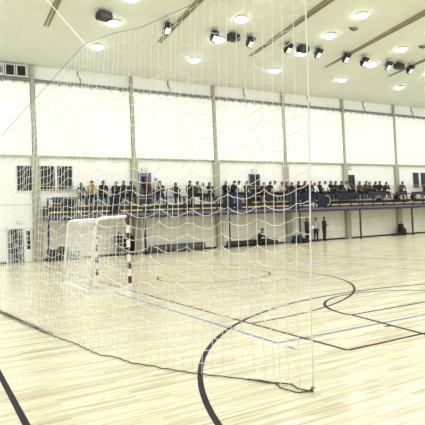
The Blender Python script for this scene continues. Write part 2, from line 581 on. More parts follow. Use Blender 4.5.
# ------------------------------------------------------------------ ceiling lamps (each with its own light)
LX = [8.2 + 5.83 * i for i in range(-2, 7)]
LROWS = [26.1, 23.35, 20.95, 18.6, 16.2, 12.6, 10.1, 7.6, 5.1, 2.6]
ldata = bpy.data.lights.new('lamp_light', 'AREA')
ldata.shape, ldata.size, ldata.energy, ldata.color = 'DISK', .5, LAMP_W, (.945, .985, 1.06)
RW = ['nearest the long wall', 'second from the long wall', 'third from the long wall', 'fourth from the long wall', 'fifth from the long wall']
OW = ['first', 'second', 'third', 'fourth', 'fifth', 'sixth', 'seventh', 'eighth', 'ninth']
proto = None
for r, ly in enumerate(LROWS):
    for i, lx in enumerate(LX):
        # leave out the lamps the photograph can show nothing of, but keep their light for the hall
        z = ceil_z(ly)
        if proto is None:
            proto = empty('ceiling_lamp', (0, 0, 0), 'x', 'ceiling lamp')
            MB().lathe([(.10, .02), (.30, .02), (.325, -.02), (.325, -.05), (.30, -.06), (.1, -.05)], (0, 0, 0), 20).build('lamp_rim', M['white'], proto, True)
            MB().lathe([(.0, -.17), (.15, -.165), (.25, -.14), (.31, -.10), (.32, -.07), (.30, -.05), (0, -.05)], (0, 0, 0), 20).build('lamp_glass', M['lamp'], proto, True)
            lo = bpy.data.objects.new('lamp_light', ldata)
            COL.objects.link(lo)
            lo.parent = proto
            lo.location = (0, 0, -.21)
            o = proto
        else:
            o = copy_tree(proto)
        o.location = (lx, ly, z - .02)
        if r < 5:
            o['label'] = 'round glowing ceiling lamp, row %s, %s bay from left' % (RW[r], OW[i])
        else:
            o['label'] = 'round ceiling lamp on the near slope, %s row past the ridge, %s bay' % (OW[r - 5], OW[i])
        o['group'] = 'ceiling lamps'

# ------------------------------------------------------------------ floodlights and loudspeakers hung in a row
BAYW = ['above the goal', 'in the bay right of the goal', 'in the middle bay', 'in the bay above the standing men', 'in the last bay on the right']


def make_flood():
    r = empty('floodlight', (0, 0, 0), 'x', 'floodlight')
    b = MB()
    a = math.radians(48)
    ux, uy, uz = Vector((1, 0, 0)), Vector((0, math.cos(a), -math.sin(a))), Vector((0, math.sin(a), math.cos(a)))
    c = Vector((0, 0, -.28))
    vs = []
    for k, (w, h) in ((-.16, (.13, .18)), (.04, (.18, .30)), (.14, (.18, .30))):
        for (i, j) in ((-1, -1), (1, -1), (1, 1), (-1, 1)):
            vs.append(c + ux * w * i + uy * h * j - uz * k)
    fs = [(3, 2, 1, 0), (8, 9, 10, 11)]
    for q in (0, 4):
        for k in range(4):
            l = (k + 1) % 4
            fs.append((q + k, q + l, q + 4 + l, q + 4 + k))
    b.add(vs, fs)
    for k in range(5):
        b.obox(c + uz * .2 + uy * (-.14 + .07 * k), ux * .14, uy * .008, uz * .05)
    b.build('housing', M['housing'], r, bevel=.012)
    MB().obox(c - uz * .145 + uy * .10, ux * .14, uy * .155, uz * .012).build('lens', M['lens'], r)
    MB().tube([(-.2, 0, -.28), (-.2, 0, .02), (-.16, 0, .06), (.16, 0, .06), (.2, 0, .02), (.2, 0, -.28)], .016, 6).build('bracket', M['grey'], r)
    MB().tube([(0, 0, .05), (0, 0, .5)], .018, 6).build('hanger', M['grey'], r)
    return r


def make_speaker():
    r = empty('hanging_loudspeaker', (0, 0, 0), 'x', 'loudspeaker')
    b = MB()
    prof = [(-.30, -.17), (.30, -.17), (.36, -.02), (.30, .18), (-.30, .18), (-.36, -.02)]
    vs = [(x, y, z - .22) for y in (-.22, .22) for (x, z) in prof]
    fs = [tuple(range(6)), tuple(range(11, 5, -1))] + [(k, k + 6, (k + 1) % 6 + 6, (k + 1) % 6) for k in range(6)]
    b.add(vs, fs)
    b.build('cabinet', M['housing'], r, bevel=.03)
    MB().box(-.25, .25, -.235, -.22, -.34, -.09).build('grille', M['black'], r)
    MB().tube([(-.2, 0, -.05), (-.1, 0, .2), (0, 0, .5)], .014, 5).tube([(.2, 0, -.05), (.1, 0, .2), (0, 0, .5)], .014, 5).build('hanger', M['grey'], r)
    return r


FY = 22.5
HANG = [('s', 7.45), ('f', 10.64), ('f', 13.31), ('s', 14.47), ('f', 15.55), ('f', 18.14), ('s', 19.22), ('f', 20.35), ('f', 22.57), ('f', 24.09), ('f', 26.23), ('s', 27.26), ('f', 28.32), ('f', 31.2), ('s', 32.6)]
pf, ps = make_flood(), make_speaker()
nf = ns = 0
ORD = ['leftmost', 'second', 'third', 'fourth', 'fifth', 'sixth', 'seventh', 'eighth', 'ninth', 'tenth', 'eleventh']
for kd, x in HANG:
    if kd == 'f':
        o = pf if nf == 0 else copy_tree(pf)
        o['label'] = 'black floodlight with white glass hanging under the ceiling, %s from the left in its row' % ORD[nf]
        o['group'] = 'floodlights under the ceiling'
        nf += 1
    else:
        o = ps if ns == 0 else copy_tree(ps)
        o['label'] = 'black loudspeaker box hanging among the floodlights, %s from the left' % ORD[ns]
        o['group'] = 'loudspeakers under the ceiling'
        ns += 1
    o.location = (x, FY, 11.72 if x < 23 else 11.66)
    o.rotation_euler = (0, 0, random.uniform(-.15, .1) + .25)

# small ceiling detectors
for (x, y, lab) in [(20.6, 19.9, 'small dark ceiling detector between the lamp rows'), (26.75, 20.3, 'small dark ceiling detector at the right edge')]:
    z = ceil_z(y)
    o = empty('smoke_detector', (x, y, z), lab, 'detector')
    MB().lathe([(.0, -.1), (.10, -.1), (.16, -.05), (.16, .02)], (0, 0, 0), 12).build('body', M['grey'], o)
    MB().tube([(-.3, 0, -.02), (-.1, 0, -.12), (.05, 0, -.14), (.3, -.05, -.02)], .03, 5).build('bracket', M['black'], o)

# ------------------------------------------------------------------ handball goal
g = empty('handball_goal', (GX, GC, 0), 'white handball goal with red and white striped posts', 'goal')
hw = GY1 - GY0
for sy in (-hw / 2, hw / 2):
    b = MB()
    for k in range(10):
        b.box(-.04, .04, sy - .04, sy + .04, .2 * k, .2 * (k + 1), 1 if k % 2 else 0)
    b.build('goal_post', [M['white'], M['red']], g)
b = MB()
n = 15
for k in range(n):
    y0 = -hw / 2 - .04 + (hw + .08) * k / n
    b.box(-.04, .04, y0, y0 + (hw + .08) / n, 2.0, 2.08, 0 if k % 2 else 1)
b.build('crossbar', [M['white'], M['red']], g)
TD, BD = .88, 1.12
for sy in (-hw / 2, hw / 2):
    MB().tube([(-.03, sy, 2.05), (-TD + .18, sy, 2.03), (-TD + .06, sy, 2.0), (-TD, sy, 1.92), (-TD - .02, sy, 1.8), (-BD, sy, .06)], .046, 8).build('side_frame', M['white'], g, True)
    MB().box(-BD - .04, .04, sy - .05, sy + .05, 0, .09).build('ground_bar', M['white'], g)
MB().box(-BD - .05, -BD + .05, -hw / 2, hw / 2, 0, .09).build('ground_bar', M['white'], g)
MB().tube([(-TD + .04, -hw / 2, 2.0), (-TD + .04, hw / 2, 2.0)], .03, 8).build('rear_bar', M['white'], g, True)
b = MB()
prof = [(-.03, 2.03), (-TD + .1, 2.0), (-TD - .01, 1.9), (-BD, .08)]


def prof_at(t):
    ls = [math.dist(prof[i], prof[i + 1]) for i in range(3)]
    d_ = t * sum(ls)
    for i in range(3):
        if d_ <= ls[i] or i == 2:
            f = min(1, d_ / ls[i])
            return (prof[i][0] + (prof[i + 1][0] - prof[i][0]) * f, prof[i][1] + (prof[i + 1][1] - prof[i][1]) * f)
        d_ -= ls[i]


NR, NC = 23, 25
TR = .0052


def goal_pt(i, j):
    t, y = i / NR, -hw / 2 + hw * j / NC
    x, z = prof_at(t)
    sag = .10 * math.sin(math.pi * j / NC) * math.sin(math.pi * min(1, t * 1.05))
    return (x + sag * (1 if t > .35 else .2), y + random.uniform(-.008, .008), z - sag * (.5 if t < .35 else 0) + random.uniform(-.008, .008))


GPT = [[goal_pt(i, j) for j in range(NC + 1)] for i in range(NR + 1)]
for i in range(NR + 1):
    b.tube(GPT[i], TR, 3, cap=False)
for j in range(NC + 1):
    b.tube([GPT[i][j] for i in range(NR + 1)], TR, 3, cap=False)
for sy in (-hw / 2, hw / 2):
    for k in range(1, 17):
        z = k * .12
        xb_ = -BD + (BD - TD) * min(1, z / 1.9)
        pts = [(-.03 + (xb_ + .03) * q / 4, sy + (.03 if sy < 0 else -.03) * math.sin(q * .8), z + random.uniform(-.01, .01)) for q in range(5)]
        b.tube(pts, TR, 3, cap=False)
    for k in range(1, 9):
        f = k / 9
        b.tube([(-.03 + (-BD + .03) * f, sy, .07), (-.03 + (-(BD + TD) / 2 + .03) * f, sy + (.04 if sy < 0 else -.04), 1.0), (-.03 + (-TD + .03) * f, sy, 2.0)], TR, 3, cap=False)
b.build('goal_net', M['goalnet'], g)

# ------------------------------------------------------------------ safety net hanging in front of the goal
NB = [(1.10, 14.2), (1.28, 13.2), (1.44, 12.3), (1.49, 11.66), (1.67, 10.13), (1.82, 8.71), (1.97, 7.97), (2.03, 7.32), (2.08, 7.0), (2.19, 6.84), (2.25, 6.6), (2.28, 6.34), (2.33, 6.28),
      (2.46, 6.02), (2.53, 5.83), (2.74, 5.43), (3.03, 4.98), (3.28, 4.60), (3.24, 4.38), (3.27, 4.19), (3.43, 4.11)]
NBV = [Vector((x, y, 0)) for x, y in NB]
cum = [0]
for i in range(len(NBV) - 1):
    cum.append(cum[-1] + (NBV[i + 1] - NBV[i]).length)


def on_bottom(s):
    d_ = s * cum[-1]
    for i in range(len(NBV) - 1):
        if d_ <= cum[i + 1] or i == len(NBV) - 2:
            f = (d_ - cum[i]) / (cum[i + 1] - cum[i])
            return NBV[i].lerp(NBV[i + 1], min(1, f))


TOPK = [(1.0, 14.2, 3.30), (1.69, 11.06, 4.09), (2.39, 8.27, 4.85), (2.61, 7.39, 4.76), (2.77, 6.76, 4.64), (3.10, 5.43, 4.58), (3.47, 4.0, 4.62)]


def on_top(s):
    y = 14.2 + (4.0 - 14.2) * s
    for i in range(len(TOPK) - 1):
        a, c = TOPK[i], TOPK[i + 1]
        if y >= c[1] - 1e-9:
            f = (a[1] - y) / (a[1] - c[1])
            return Vector(a).lerp(Vector(c), f)
    return Vector(TOPK[-1])


net = empty('safety_net', (2.3, 6.5, 0), 'tall pale safety net hanging from a cable between the viewer and the goal', 'net')
OFF = Vector((2.3, 6.5, 0))
NCOL = int(cum[-1] / .135)
NROW = 30
ph = [random.uniform(0, 6.28) for _ in range(8)]
P = []
for c in range(NCOL + 1):
    s = c / NCOL
    s_arc = s * cum[-1]
    B, T = on_bottom(s), on_top(s)
    jx = random.uniform(-.025, .025) if 0 < c < NCOL else 0
    colp = []
    for r in range(NROW + 1):
        v = r / NROW
        p = B.lerp(T, v)
        # bottom clings to the floor line, upper part falls back to the plain hanging plane
        wave = .085 * math.sin(s_arc * 2.1 + ph[0] + v * 2.5) * (v * (1 - v) * 2.2) + .04 * math.sin(s_arc * 5.3 + ph[1] - v * 3)* (v * (1 - v) * 2)
        p += Vector((wave, wave * .3, 0))
        along = Vector((.24, -.97, 0))
        p += along * (jx * min(1, v * 4) * (1 if v < .97 else 0))
        if 0 < r < NROW:
            sc = -.10 * min(1, .35 + max(0, s - .3) * 2.2) * abs(math.sin(s_arc * math.pi / .62 + .9 * math.sin(v * 7 + ph[2]) + .6 * math.sin(s_arc * 1.3)))
            p.z += sc * min(1, v * 5) * min(1, (1 - v) * 12) + random.uniform(-.012, .012)
        if r == NROW:
            p.z -= .05 * abs(math.sin(s_arc * math.pi / .30))
        if r == 0:
            p.z = .008
        colp.append(p - OFF)
    P.append(colp)
b = MB()
R_ = .0039
for c in range(NCOL + 1):
    b.tube(P[c], R_, 3, cap=False)
for r in range(1, NROW + 1):
    pts = []
    for c in range(NCOL + 1):
        pts.append(P[c][r])
        if c < NCOL:
            mid = (P[c][r] + P[c + 1][r]) / 2
            mid.z -= .012
            pts.append(mid)
    b.tube(pts, R_, 3, cap=False)
b.build('netting', M['net'], net)
# loops of slack lying at the foot
hem = []
for i in range(161):
    q = on_bottom(i / 160) - OFF
    hem.append(q + Vector((.012 * math.sin(i * 1.7), .012 * math.cos(i * 1.1), .012)))
MB().tube(hem, .007, 5).build('hem_rope', M['rope'], net, True)
MB().tube([Vector((1.30, 13.1, .02)) - OFF, Vector((1.22, 12.4, .03)) - OFF, Vector((1.40, 12.0, .02)) - OFF, Vector((1.45, 11.5, .04)) - OFF, Vector((1.56, 10.7, .03)) - OFF, Vector((1.68, 9.8, .02)) - OFF, Vector((1.75, 9.2, .015)) - OFF], .016, 5).build('slack_fold', M['rope'], net, True)
fold = MB()
for q in range(3):
    fold.tube([Vector((1.28 + .085 * t + .05 * math.sin(t * 2.3 + q * 2), 12.9 - .62 * t, .018 + .012 * math.sin(t * 3 + q))) - OFF for t in [k * .25 for k in range(26)]], .009, 4)
fold.build('slack_fold', M['column'], net, True)
MB().tube([Vector(p_) - OFF for p_ in [(3.43, 4.11, .01), (3.36, 4.26, .012), (3.40, 4.42, .012), (3.30, 4.55, .012), (3.22, 4.62, .012), (3.12, 4.86, .012)]], .008, 5).build('hem_loop', M['rope'], net, True)
MB().tube([Vector((3.43, 4.11, .012)) - OFF] + [(P[NCOL][r] + Vector((.004, -.004, 0))) for r in range(1, NROW + 1)], .0075, 5).build('edge_rope', M['net'], net, True)
MB().tube([Vector(t) - OFF for t in TOPK], .004, 5).build('top_cable', M['wire'], net, True)
MB().tube([Vector((3.43, 4.11, .012)) - OFF, Vector((3.40, 4.10, .06)) - OFF, Vector((3.46, 4.12, .04)) - OFF, Vector((3.42, 4.14, .015)) - OFF], .010, 5).build('knot', M['rope'], net, True)
MB().tube([Vector((2.39, 8.27, 4.85)) - OFF, Vector((4.62, 22.2, 11.9)) - OFF], .010, 5).build('guy_cord', M['palewire'], net)


# ------------------------------------------------------------------ people
def figure(name, J, hand_dirs, gaze=Vector((0, -1, 0)), thick=1.0):
    """one continuous skinned body; J holds joint positions, facing -Y"""
    vs, es, rad, tg, roots = [], [], [], [], []
    V = Vector

    def add(p, r, par=None, t=0):
        vs.append(V(p))
        rad.append(r)
        tg.append(t)
        if par is not None:
            es.append((par, len(vs) - 1))
        else:
            roots.append(len(vs) - 1)
        return len(vs) - 1
    T = thick
    T *= 1.16
    pel = add(J['pelvis'], .135 * T, None, 1)
    wai = add(J['waist'], .13 * T, pel, 0)
    che = add(J['chest'], .145 * T, wai, 0)
    nb = add(J['collar'], .085, che, 0)
    ne = add(J['neck'], .052, nb, 2)
    h = V(J['head'])
    up = (h - V(J['neck'])).normalized()
    hb = add(h - up * .065 + gaze * .015, .072, ne, 2)
    hm = add(h + up * .01, .092, hb, 2)
    add(h + up * .075 - gaze * .01, .068, hm, 2)
    for sgn, k in ((-1, 'l'), (1, 'r')):
        sh = add(J['sh_' + k], .068 * T, nb, 0)
        el = add(J['el_' + k], .047 * T, sh, 0)
        wr_ = add(J['wr_' + k], .032, el, 0)
        d_ = V(hand_dirs[k]).normalized()
        w0 = V(J['wr_' + k])
        pa = add(w0 + d_ * .055, .034, wr_, 2)
        add(w0 + d_ * .095, .030, pa, 2)
        side = d_.cross(V((0, 1, .3))).normalized()
        if side.length < .5:
            side = V((1, 0, 0))
        nrm = side.cross(d_).normalized()
        for q, (off, ln) in enumerate(((.027, .066), (.009, .076), (-.009, .07), (-.026, .054))):
            f0 = w0 + d_ * .08 + side * off
            a = add(f0, .0095, None, 2)
            c = add(f0 + d_ * (ln * .6), .0088, a, 2)
            add(f0 + d_ * ln - nrm * .022, .0078, c, 2)
        t0 = w0 + d_ * .04 + side * .028 * sgn * -1
        a = add(t0, .011, None, 2)
        c = add(t0 + d_ * .025 + side * .028 * sgn * -1, .0105, a, 2)
        add(t0 + d_ * .055 + side * .034 * sgn * -1, .009, c, 2)
        hp = add(J['hip_' + k], .095 * T, pel, 1)
        kn = add(J['kn_' + k], .064 * T, hp, 1)
        an = add(J['an_' + k], .046, kn, 1)
        add(J['toe_' + k], .040, an, 3)
    right = gaze.cross(up).normalized()
    a = add(h + gaze * .075 + up * .015, .016, None, 2)
    add(h + gaze * .108 - up * .012, .017, a, 2)
    for sg in (-1, 1):
        a = add(h + right * .088 * sg - gaze * .01, .014, None, 2)
        add(h + right * .100 * sg - gaze * .022 + up * .02, .016, a, 2)
    me = bpy.data.meshes.new(name + '_skeleton')
    me.from_pydata(vs, es, [])
    ob = bpy.data.objects.new(name, me)
    COL.objects.link(ob)
    sk = ob.modifiers.new('skin', 'SKIN')
    sk.use_smooth_shade = True
    lay = me.skin_vertices[0].data
    for i, r in enumerate(rad):
        lay[i].radius = (r, r)
        lay[i].use_root = i in roots
    sub = ob.modifiers.new('sub', 'SUBSURF')
    sub.levels = sub.render_levels = 2
    dg = bpy.context.evaluated_depsgraph_get()
    ev = ob.evaluated_get(dg)
    out = bpy.data.meshes.new_from_object(ev)
    bpy.data.objects.remove(ob)
    hd_ = (vs[wai] - vs[pel]).normalized()
    bq = bmesh.new()
    bq.from_mesh(out)
    bmesh.ops.bisect_plane(bq, geom=bq.verts[:] + bq.edges[:] + bq.faces[:], plane_co=vs[pel] + hd_ * .02, plane_no=hd_)
    bq.to_mesh(out)
    bq.free()
    for m in (M['cloth_black'], M['cloth_black'], M['skin'], M['shoe'], M['eye']):
        out.materials.append(m)
    eyes = [h + gaze * .088 + up * .03 + right * .034 * sg for sg in (-1, 1)]
    mouth = h + gaze * .085 - up * .045
    for f in out.polygons:
        c = f.center
        best, bt = 9, 0
        for (i, j) in es:
            a, d_ = vs[i], vs[j] - vs[i]
            t = max(0, min(1, (c - a).dot(d_) / max(1e-9, d_.length_squared)))
            dd = (a + d_ * t - c).length - (rad[i] * (1 - t) + rad[j] * t)
            if dd < best:
                best = dd
                bt = tg[j]
                seg = (i, j)
        if pel in seg:                        # the top ends in a level hem at the hips
            bt = 0 if (c - vs[pel]).dot((vs[wai] - vs[pel]).normalized()) > .02 else 1
        f.material_index = bt
        if bt == 2 and (min((c - e).length for e in eyes) < .016 or (c - mouth).length < .012):
            f.material_index = 4
        f.use_smooth = True
    # hair, in head space
    hb_ = {}
    for kind in ('short', 'long'):
        b = MB()
        n, m = 14, 7
        lim = {'short': 2.0, 'long': 2.35}[kind]
        vv, ff = [], []
        for i in range(m + 1):
            for k in range(n):
                th = 2 * math.pi * k / n
                front = math.cos(th)
                ph_ = (i / m) * (lim if front < .35 else .9 + .45 * (1 - max(0, front)))
                rr = 1.0 + (.05 if kind == 'long' else 0)
                vec = up * (.114 * math.cos(ph_)) + (gaze * math.cos(th) + right * math.sin(th)) * (.101 * math.sin(ph_)) * rr
                if kind == 'long' and front < .3 and i == m:
                    vec += -up * .12 - gaze * .01
                vv.append(h + up * .018 - gaze * .008 + vec)
        for i in range(m):
            for k in range(n):
                l = (k + 1) % n
                ff.append((i * n + k, (i + 1) * n + k, (i + 1) * n + l, i * n + l))
        b.add(vv, ff)
        hb_[kind] = b.mesh('hair', M['hair_black'], True)
        b = MB()
    for sg in (-1, 1):
        e = h + gaze * .078 + up * .024 + right * .034 * sg
        b.sphere(e, .013, .013, .008, 8, 6, 0)
        q = h + gaze * .088 + up * .046 + right * .034 * sg
        b.obox(q, right * .018, gaze * .006, up * .004, 1)
    b.obox(h + gaze * .076 - up * .052, right * .022, gaze * .008, up * .005, 2)
    hb_['face'] = b.mesh('face', [M['eye'], M['hair_black'], M['cloth_maroon']], True)
    return out, hb_


def pose_stand(arms='down', lean=0.0):
    J = dict(pelvis=(0, 0, .94), waist=(0, -.01 - lean * .2, 1.10), chest=(0, -.02 - lean * .6, 1.29), collar=(0, 0 - lean, 1.43), neck=(0, -.01 - lean, 1.50), head=(0, -.035 - lean * 1.15, 1.625))
    for s, k in ((-1, 'l'), (1, 'r')):
        J['sh_' + k] = (s * .18, -lean, 1.41)
        if arms == 'down':
            J['el_' + k], J['wr_' + k] = (s * .235, .03 - lean, 1.12), (s * .235, -.05 - lean, .88)
        elif arms == 'phone':
            J['el_' + k], J['wr_' + k] = (s * .215, -.02, 1.13), (s * .06, -.26, 1.17)
        elif arms == 'rail':
            J['el_' + k], J['wr_' + k] = (s * .24, -.13 - lean, 1.17), (s * .13, -.34 - lean, 1.08)
        J['hip_' + k] = (s * .09, 0, .88)
        J['kn_' + k] = (s * .105, -.015, .49)
        J['an_' + k] = (s * .11, .03, .085)
        J['toe_' + k] = (s * .125, -.13, .04)
    hd = dict(l=(0, -.15, -1), r=(0, -.15, -1)) if arms == 'down' else dict(l=(.35, -.9, .1), r=(-.35, -.9, .1))
    return J, hd


def pose_sit(lean=.05, arms='knees', seat=.42, turn=0.0):
    z = seat + .12
    J = dict(pelvis=(0, 0, z), waist=(turn * .3, -lean * .35, z + .17), chest=(turn * .6, -lean * .8, z + .35), collar=(turn, -lean * 1.15, z + .49), neck=(turn, -lean * 1.3, z + .55), head=(turn * 1.2, -lean * 1.5 - .03, z + .675))
    for s, k in ((-1, 'l'), (1, 'r')):
        J['sh_' + k] = (s * .18 + turn, -lean * 1.1, z + .47)
        if arms == 'knees':
            J['el_' + k], J['wr_' + k] = (s * .25 + turn * .6, -.10 - lean, z + .22), (s * .14, -.33 - lean * .4, z + .08)
        elif arms == 'chin':
            J['el_' + k], J['wr_' + k] = (s * .17, -.36 - lean * .5, z + .16), (s * .06, -.22 - lean * 1.35, z + .43)
        elif arms == 'crossed':
            J['el_' + k], J['wr_' + k] = (s * .25 + turn, -.06 - lean, z + .22), (s * -.06, -.22 - lean, z + .25)
        J['hip_' + k] = (s * .095, -.03, z - .02)
        J['kn_' + k] = (s * .125, -.43, z - .01)
        J['an_' + k] = (s * .125, -.44, .09)
        J['toe_' + k] = (s * .14, -.60, .04)
    hd = {'knees': dict(l=(.2, -.8, -.4), r=(-.2, -.8, -.4)), 'chin': dict(l=(.2, -.2, 1), r=(-.2, -.2, 1)), 'crossed': dict(l=(1, -.2, .1), r=(-1, -.2, .1))}[arms]
    return J, hd


def pose_floor():
    z = .34
    J = dict(pelvis=(0, .05, z - .02), waist=(0, .03, z + .15), chest=(0, -.03, z + .33), collar=(0, -.1, z + .46), neck=(0, -.13, z + .52), head=(0, -.19, z + .635))
    for s, k in ((-1, 'l'), (1, 'r')):
        J['sh_' + k] = (s * .16, -.09, z + .44)
        J['el_' + k], J['wr_' + k] = (s * .22, -.28, z + .26), (s * .07, -.44, z + .18)
        J['hip_' + k] = (s * .095, .0, z - .04)
        J['kn_' + k] = (s * .12, -.40, z + .08)
        J['an_' + k] = (s * .12, -.42, .09)
        J['toe_' + k] = (s * .13, -.57, .04)
    return J, dict(l=(.3, -.8, -.3), r=(-.3, -.8, -.3))


G = Vector((0, -1, 0))
GD = Vector((0, -.95, -.31))
POSES = dict(
    sit=figure('sit', *pose_sit(.03, 'knees'), gaze=G),
    lean=figure('lean', *pose_sit(.14, 'chin'), gaze=G),
    cross=figure('cross', *pose_sit(.0, 'crossed'), gaze=G),
    turn=figure('turn', *pose_sit(.06, 'knees', turn=.06), gaze=Vector((.6, -.8, 0))),
    bulky=figure('bulky', *pose_sit(.08, 'crossed'), gaze=Vector((-.45, -.89, 0)), thick=1.18),
    stand=figure('stand', *pose_stand('down'), gaze=G),
    phone=figure('phone', *pose_stand('phone'), gaze=GD),
    rail=figure('rail', *pose_stand('rail', .10), gaze=G),
    floor=figure('floor', *pose_floor(), gaze=GD),
)


def person(pose, x, y, z, top, bot, hair, label, rz=0.0, group=None, scale=1.0, hairkind='short'):
    me, hb_ = POSES[pose]
    o = bpy.data.objects.new('person', me)
    COL.objects.link(o)
    o.location = (x, y, z)
    o.rotation_euler = (0, 0, rz)
    o.scale = (scale,) * 3
    for i, m in ((0, top), (1, bot)):
        o.material_slots[i].link = 'OBJECT'
        o.material_slots[i].material = M['cloth_' + m]
    hO = bpy.data.objects.new('hair', hb_[hairkind])
    COL.objects.link(hO)
    hO.parent = o
    hO.material_slots[0].link = 'OBJECT'
    hO.material_slots[0].material = M['hair_' + hair]
    fO = bpy.data.objects.new('face', hb_['face'])
    COL.objects.link(fO)
    fO.parent = o
    tag(o, label, 'person', group)
    return o


TZ = 3.04      # tread of the upper tier
SEATY = 29.24
GRP = 'spectators on the gallery'
# pose, X, dz, top, trousers, hair, hair kind, label
PEOPLE = [
    ('sit', 7.90, -.28, 'green', 'black', 'black', 'short', 'person in dark green jacket seated right of the double window, left end of the gallery'),
    ('lean', 8.42, -.02, 'khaki', 'black', 'brown', 'short', 'person in khaki yellow jacket seated near the left end of the gallery'),
    ('turn', 9.14, 0.02, 'black', 'black', 'black', 'short', 'person in black jacket beside the one in khaki, above the left part of the goal'),
    ('bulky', 10.05, -.12, 'black', 'black', 'black', 'short', 'broad person in black above the striped goal post, left of the second pilaster'),
    ('sit', 10.42, .02, 'black', 'black', 'black', 'short', 'person in black with short hair, middle of the trio left of the second pilaster'),
    ('cross', 10.92, -.08, 'grey', 'black', 'black', 'short', 'person in dark grey coat, closest of the trio to the second pilaster'),
    ('bulky', 12.86, -.03, 'black', 'jean', 'black', 'short', 'person in black coat leaning, right of the one in pale grey by the door'),
    ('sit', 13.95, -.28, 'grey', 'black', 'black', 'short', 'small person in dark grey seated low, left of the one in maroon'),
    ('turn', 15.42, -.07, 'brown', 'black', 'brown', 'short', 'person in brown jacket seated right of the standing one in maroon trousers'),
    ('sit', 15.98, -.30, 'pale', 'black', 'black', 'short', 'person in pale top seated low between the brown jacket and the third pilaster'),
    ('sit', 16.38, -.18, 'black', 'black', 'black', 'long', 'person in black with long hair seated just left of the third pilaster'),
    ('cross', 17.75, .02, 'black', 'jean', 'black', 'short', 'person in black jacket, first of four seated right of the third pilaster'),
    ('lean', 18.20, .0, 'black', 'navy', 'black', 'long', 'person with long black hair, second of four right of the third pilaster'),
    ('sit', 18.68, .02, 'white', 'black', 'brown', 'short', 'person in white jacket, third of four right of the third pilaster'),
    ('turn', 19.28, -.02, 'brown', 'navy', 'brown', 'long', 'person with long brown hair seated left of the dark door midway along'),
    ('bulky', 21.02, -.18, 'black', 'black', 'black', 'short', 'person in bulky black jacket seated just right of the dark door midway along'),
    ('turn', 21.45, -.06, 'black', 'black', 'black', 'short', 'person in black between the bulky jacket and the white shirt right of the middle door'),
    ('sit', 21.80, .02, 'white', 'black', 'black', 'short', 'person in white shirt seated midway between the middle door and fourth pilaster'),
    ('lean', 22.25, -.14, 'pale', 'black', 'brown', 'short', 'person in pale grey top right of the white shirt, left of the fourth pilaster'),
    ('sit', 22.72, -.18, 'maroon', 'black', 'brown', 'short', 'person in maroon top seated directly in front of the fourth pilaster'),
    ('cross', 23.22, -.18, 'black', 'navy', 'black', 'short', 'person in black seated just right of the fourth pilaster, behind the net edge'),
    ('bulky', 23.68, -.02, 'black', 'navy', 'black', 'short', 'broad person in black, second right of the fourth pilaster'),
    ('lean', 24.22, .0, 'grey', 'navy', 'black', 'long', 'person in grey with long black hair, third right of the fourth pilaster'),
    ('turn', 25.02, .02, 'black', 'black', 'black', 'short', 'person in black above the standing people, at the right edge of the net'),
    ('sit', 25.45, -.26, 'white', 'black', 'black', 'short', 'person in white top seated low behind the blue banner, first right of the net edge'),
    ('cross', 26.02, .0, 'black', 'black', 'black', 'short', 'person in black jacket behind the blue banner with the white ring'),
    ('sit', 26.68, .0, 'white', 'black', 'black', 'short', 'person in white shirt between two in black, right of the blue banner'),
    ('bulky', 27.18, .0, 'black', 'navy', 'black', 'short', 'broad person in black right of the white shirt, above the navy cloth'),
    ('sit', 27.58, .0, 'grey', 'navy', 'black', 'short', 'person in dark grey, third left of the fifth pilaster above navy cloth'),
    ('turn', 27.98, .0, 'black', 'navy', 'black', 'short', 'person in black, second left of the fifth pilaster above navy cloth'),
    ('lean', 28.38, .0, 'pale', 'navy', 'black', 'short', 'person in pale grey jacket close to the left of the fifth pilaster'),
    ('bulky', 28.85, -.16, 'black', 'navy', 'black', 'short', 'person in black seated low in front of the fifth pilaster'),
    ('sit', 30.08, -.03, 'olive', 'black', 'brown', 'short', 'person in olive jacket, first right of the narrow dark door'),
    ('bulky', 30.82, .02, 'brown', 'black', 'black', 'short', 'broad person in dark brown jacket, second right of the narrow dark door'),
    ('cross', 31.12, -.12, 'maroon', 'black', 'black', 'short', 'person in maroon partly behind the broad one, right of the narrow dark door'),
    ('turn', 31.75, -.04, 'black', 'jean', 'black', 'short', 'person in black with blue jeans, midway right of the narrow dark door'),
    ('sit', 32.45, .02, 'black', 'black', 'black', 'short', 'person in black seated upright, last one left of the sixth pilaster'),
    ('lean', 32.82, -.12, 'grey', 'black', 'black', 'short', 'person in dark grey leaning forward beside the upright one left of the sixth pilaster'),
    ('turn', 34.95, -.04, 'olive', 'black', 'black', 'short', 'person in olive top reclining just right of the sixth pilaster'),
    ('lean', 37.85, -.28, 'brown', 'black', 'brown', 'short', 'person in brown at the far right end below the window'),
]
XS = [p_[1] for p_ in PEOPLE]
for _ in range(60):                       # nobody sits in a neighbour's lap
    for i in range(len(XS) - 1):
        gap = XS[i + 1] - XS[i]
        if gap < .52:
            XS[i] -= (.52 - gap) / 2
            XS[i + 1] += (.52 - gap) / 2
for (ps_, x, dz, top, bot, hair, hk, lab), x in zip(PEOPLE, XS):

    bot = 'black' if bot == 'cloth' else bot
    sc = 1.10 + dz * .34
    person(ps_, x, SEATY + .03, TZ, top, bot, hair, lab, random.uniform(-.25, .25), GRP, sc, hk)
# standing ones on the gallery
person('stand', 11.98, SEATY + .08, TZ, 'maroon', 'black', 'black', 'person in maroon coat standing in the blue grey gallery doorway', .2, GRP, .98)
person('rail', 12.55, SEATY - .02, TZ, 'pale', 'black', 'brown', 'person in pale grey coat standing right of the blue grey gallery door', -.1, GRP, .94)
person('stand', 14.62, SY + .40, SZ + .47, 'black', 'maroon', 'black', 'person standing in black jacket and maroon trousers, left of the chair on the gallery', .1, GRP, 1.0)
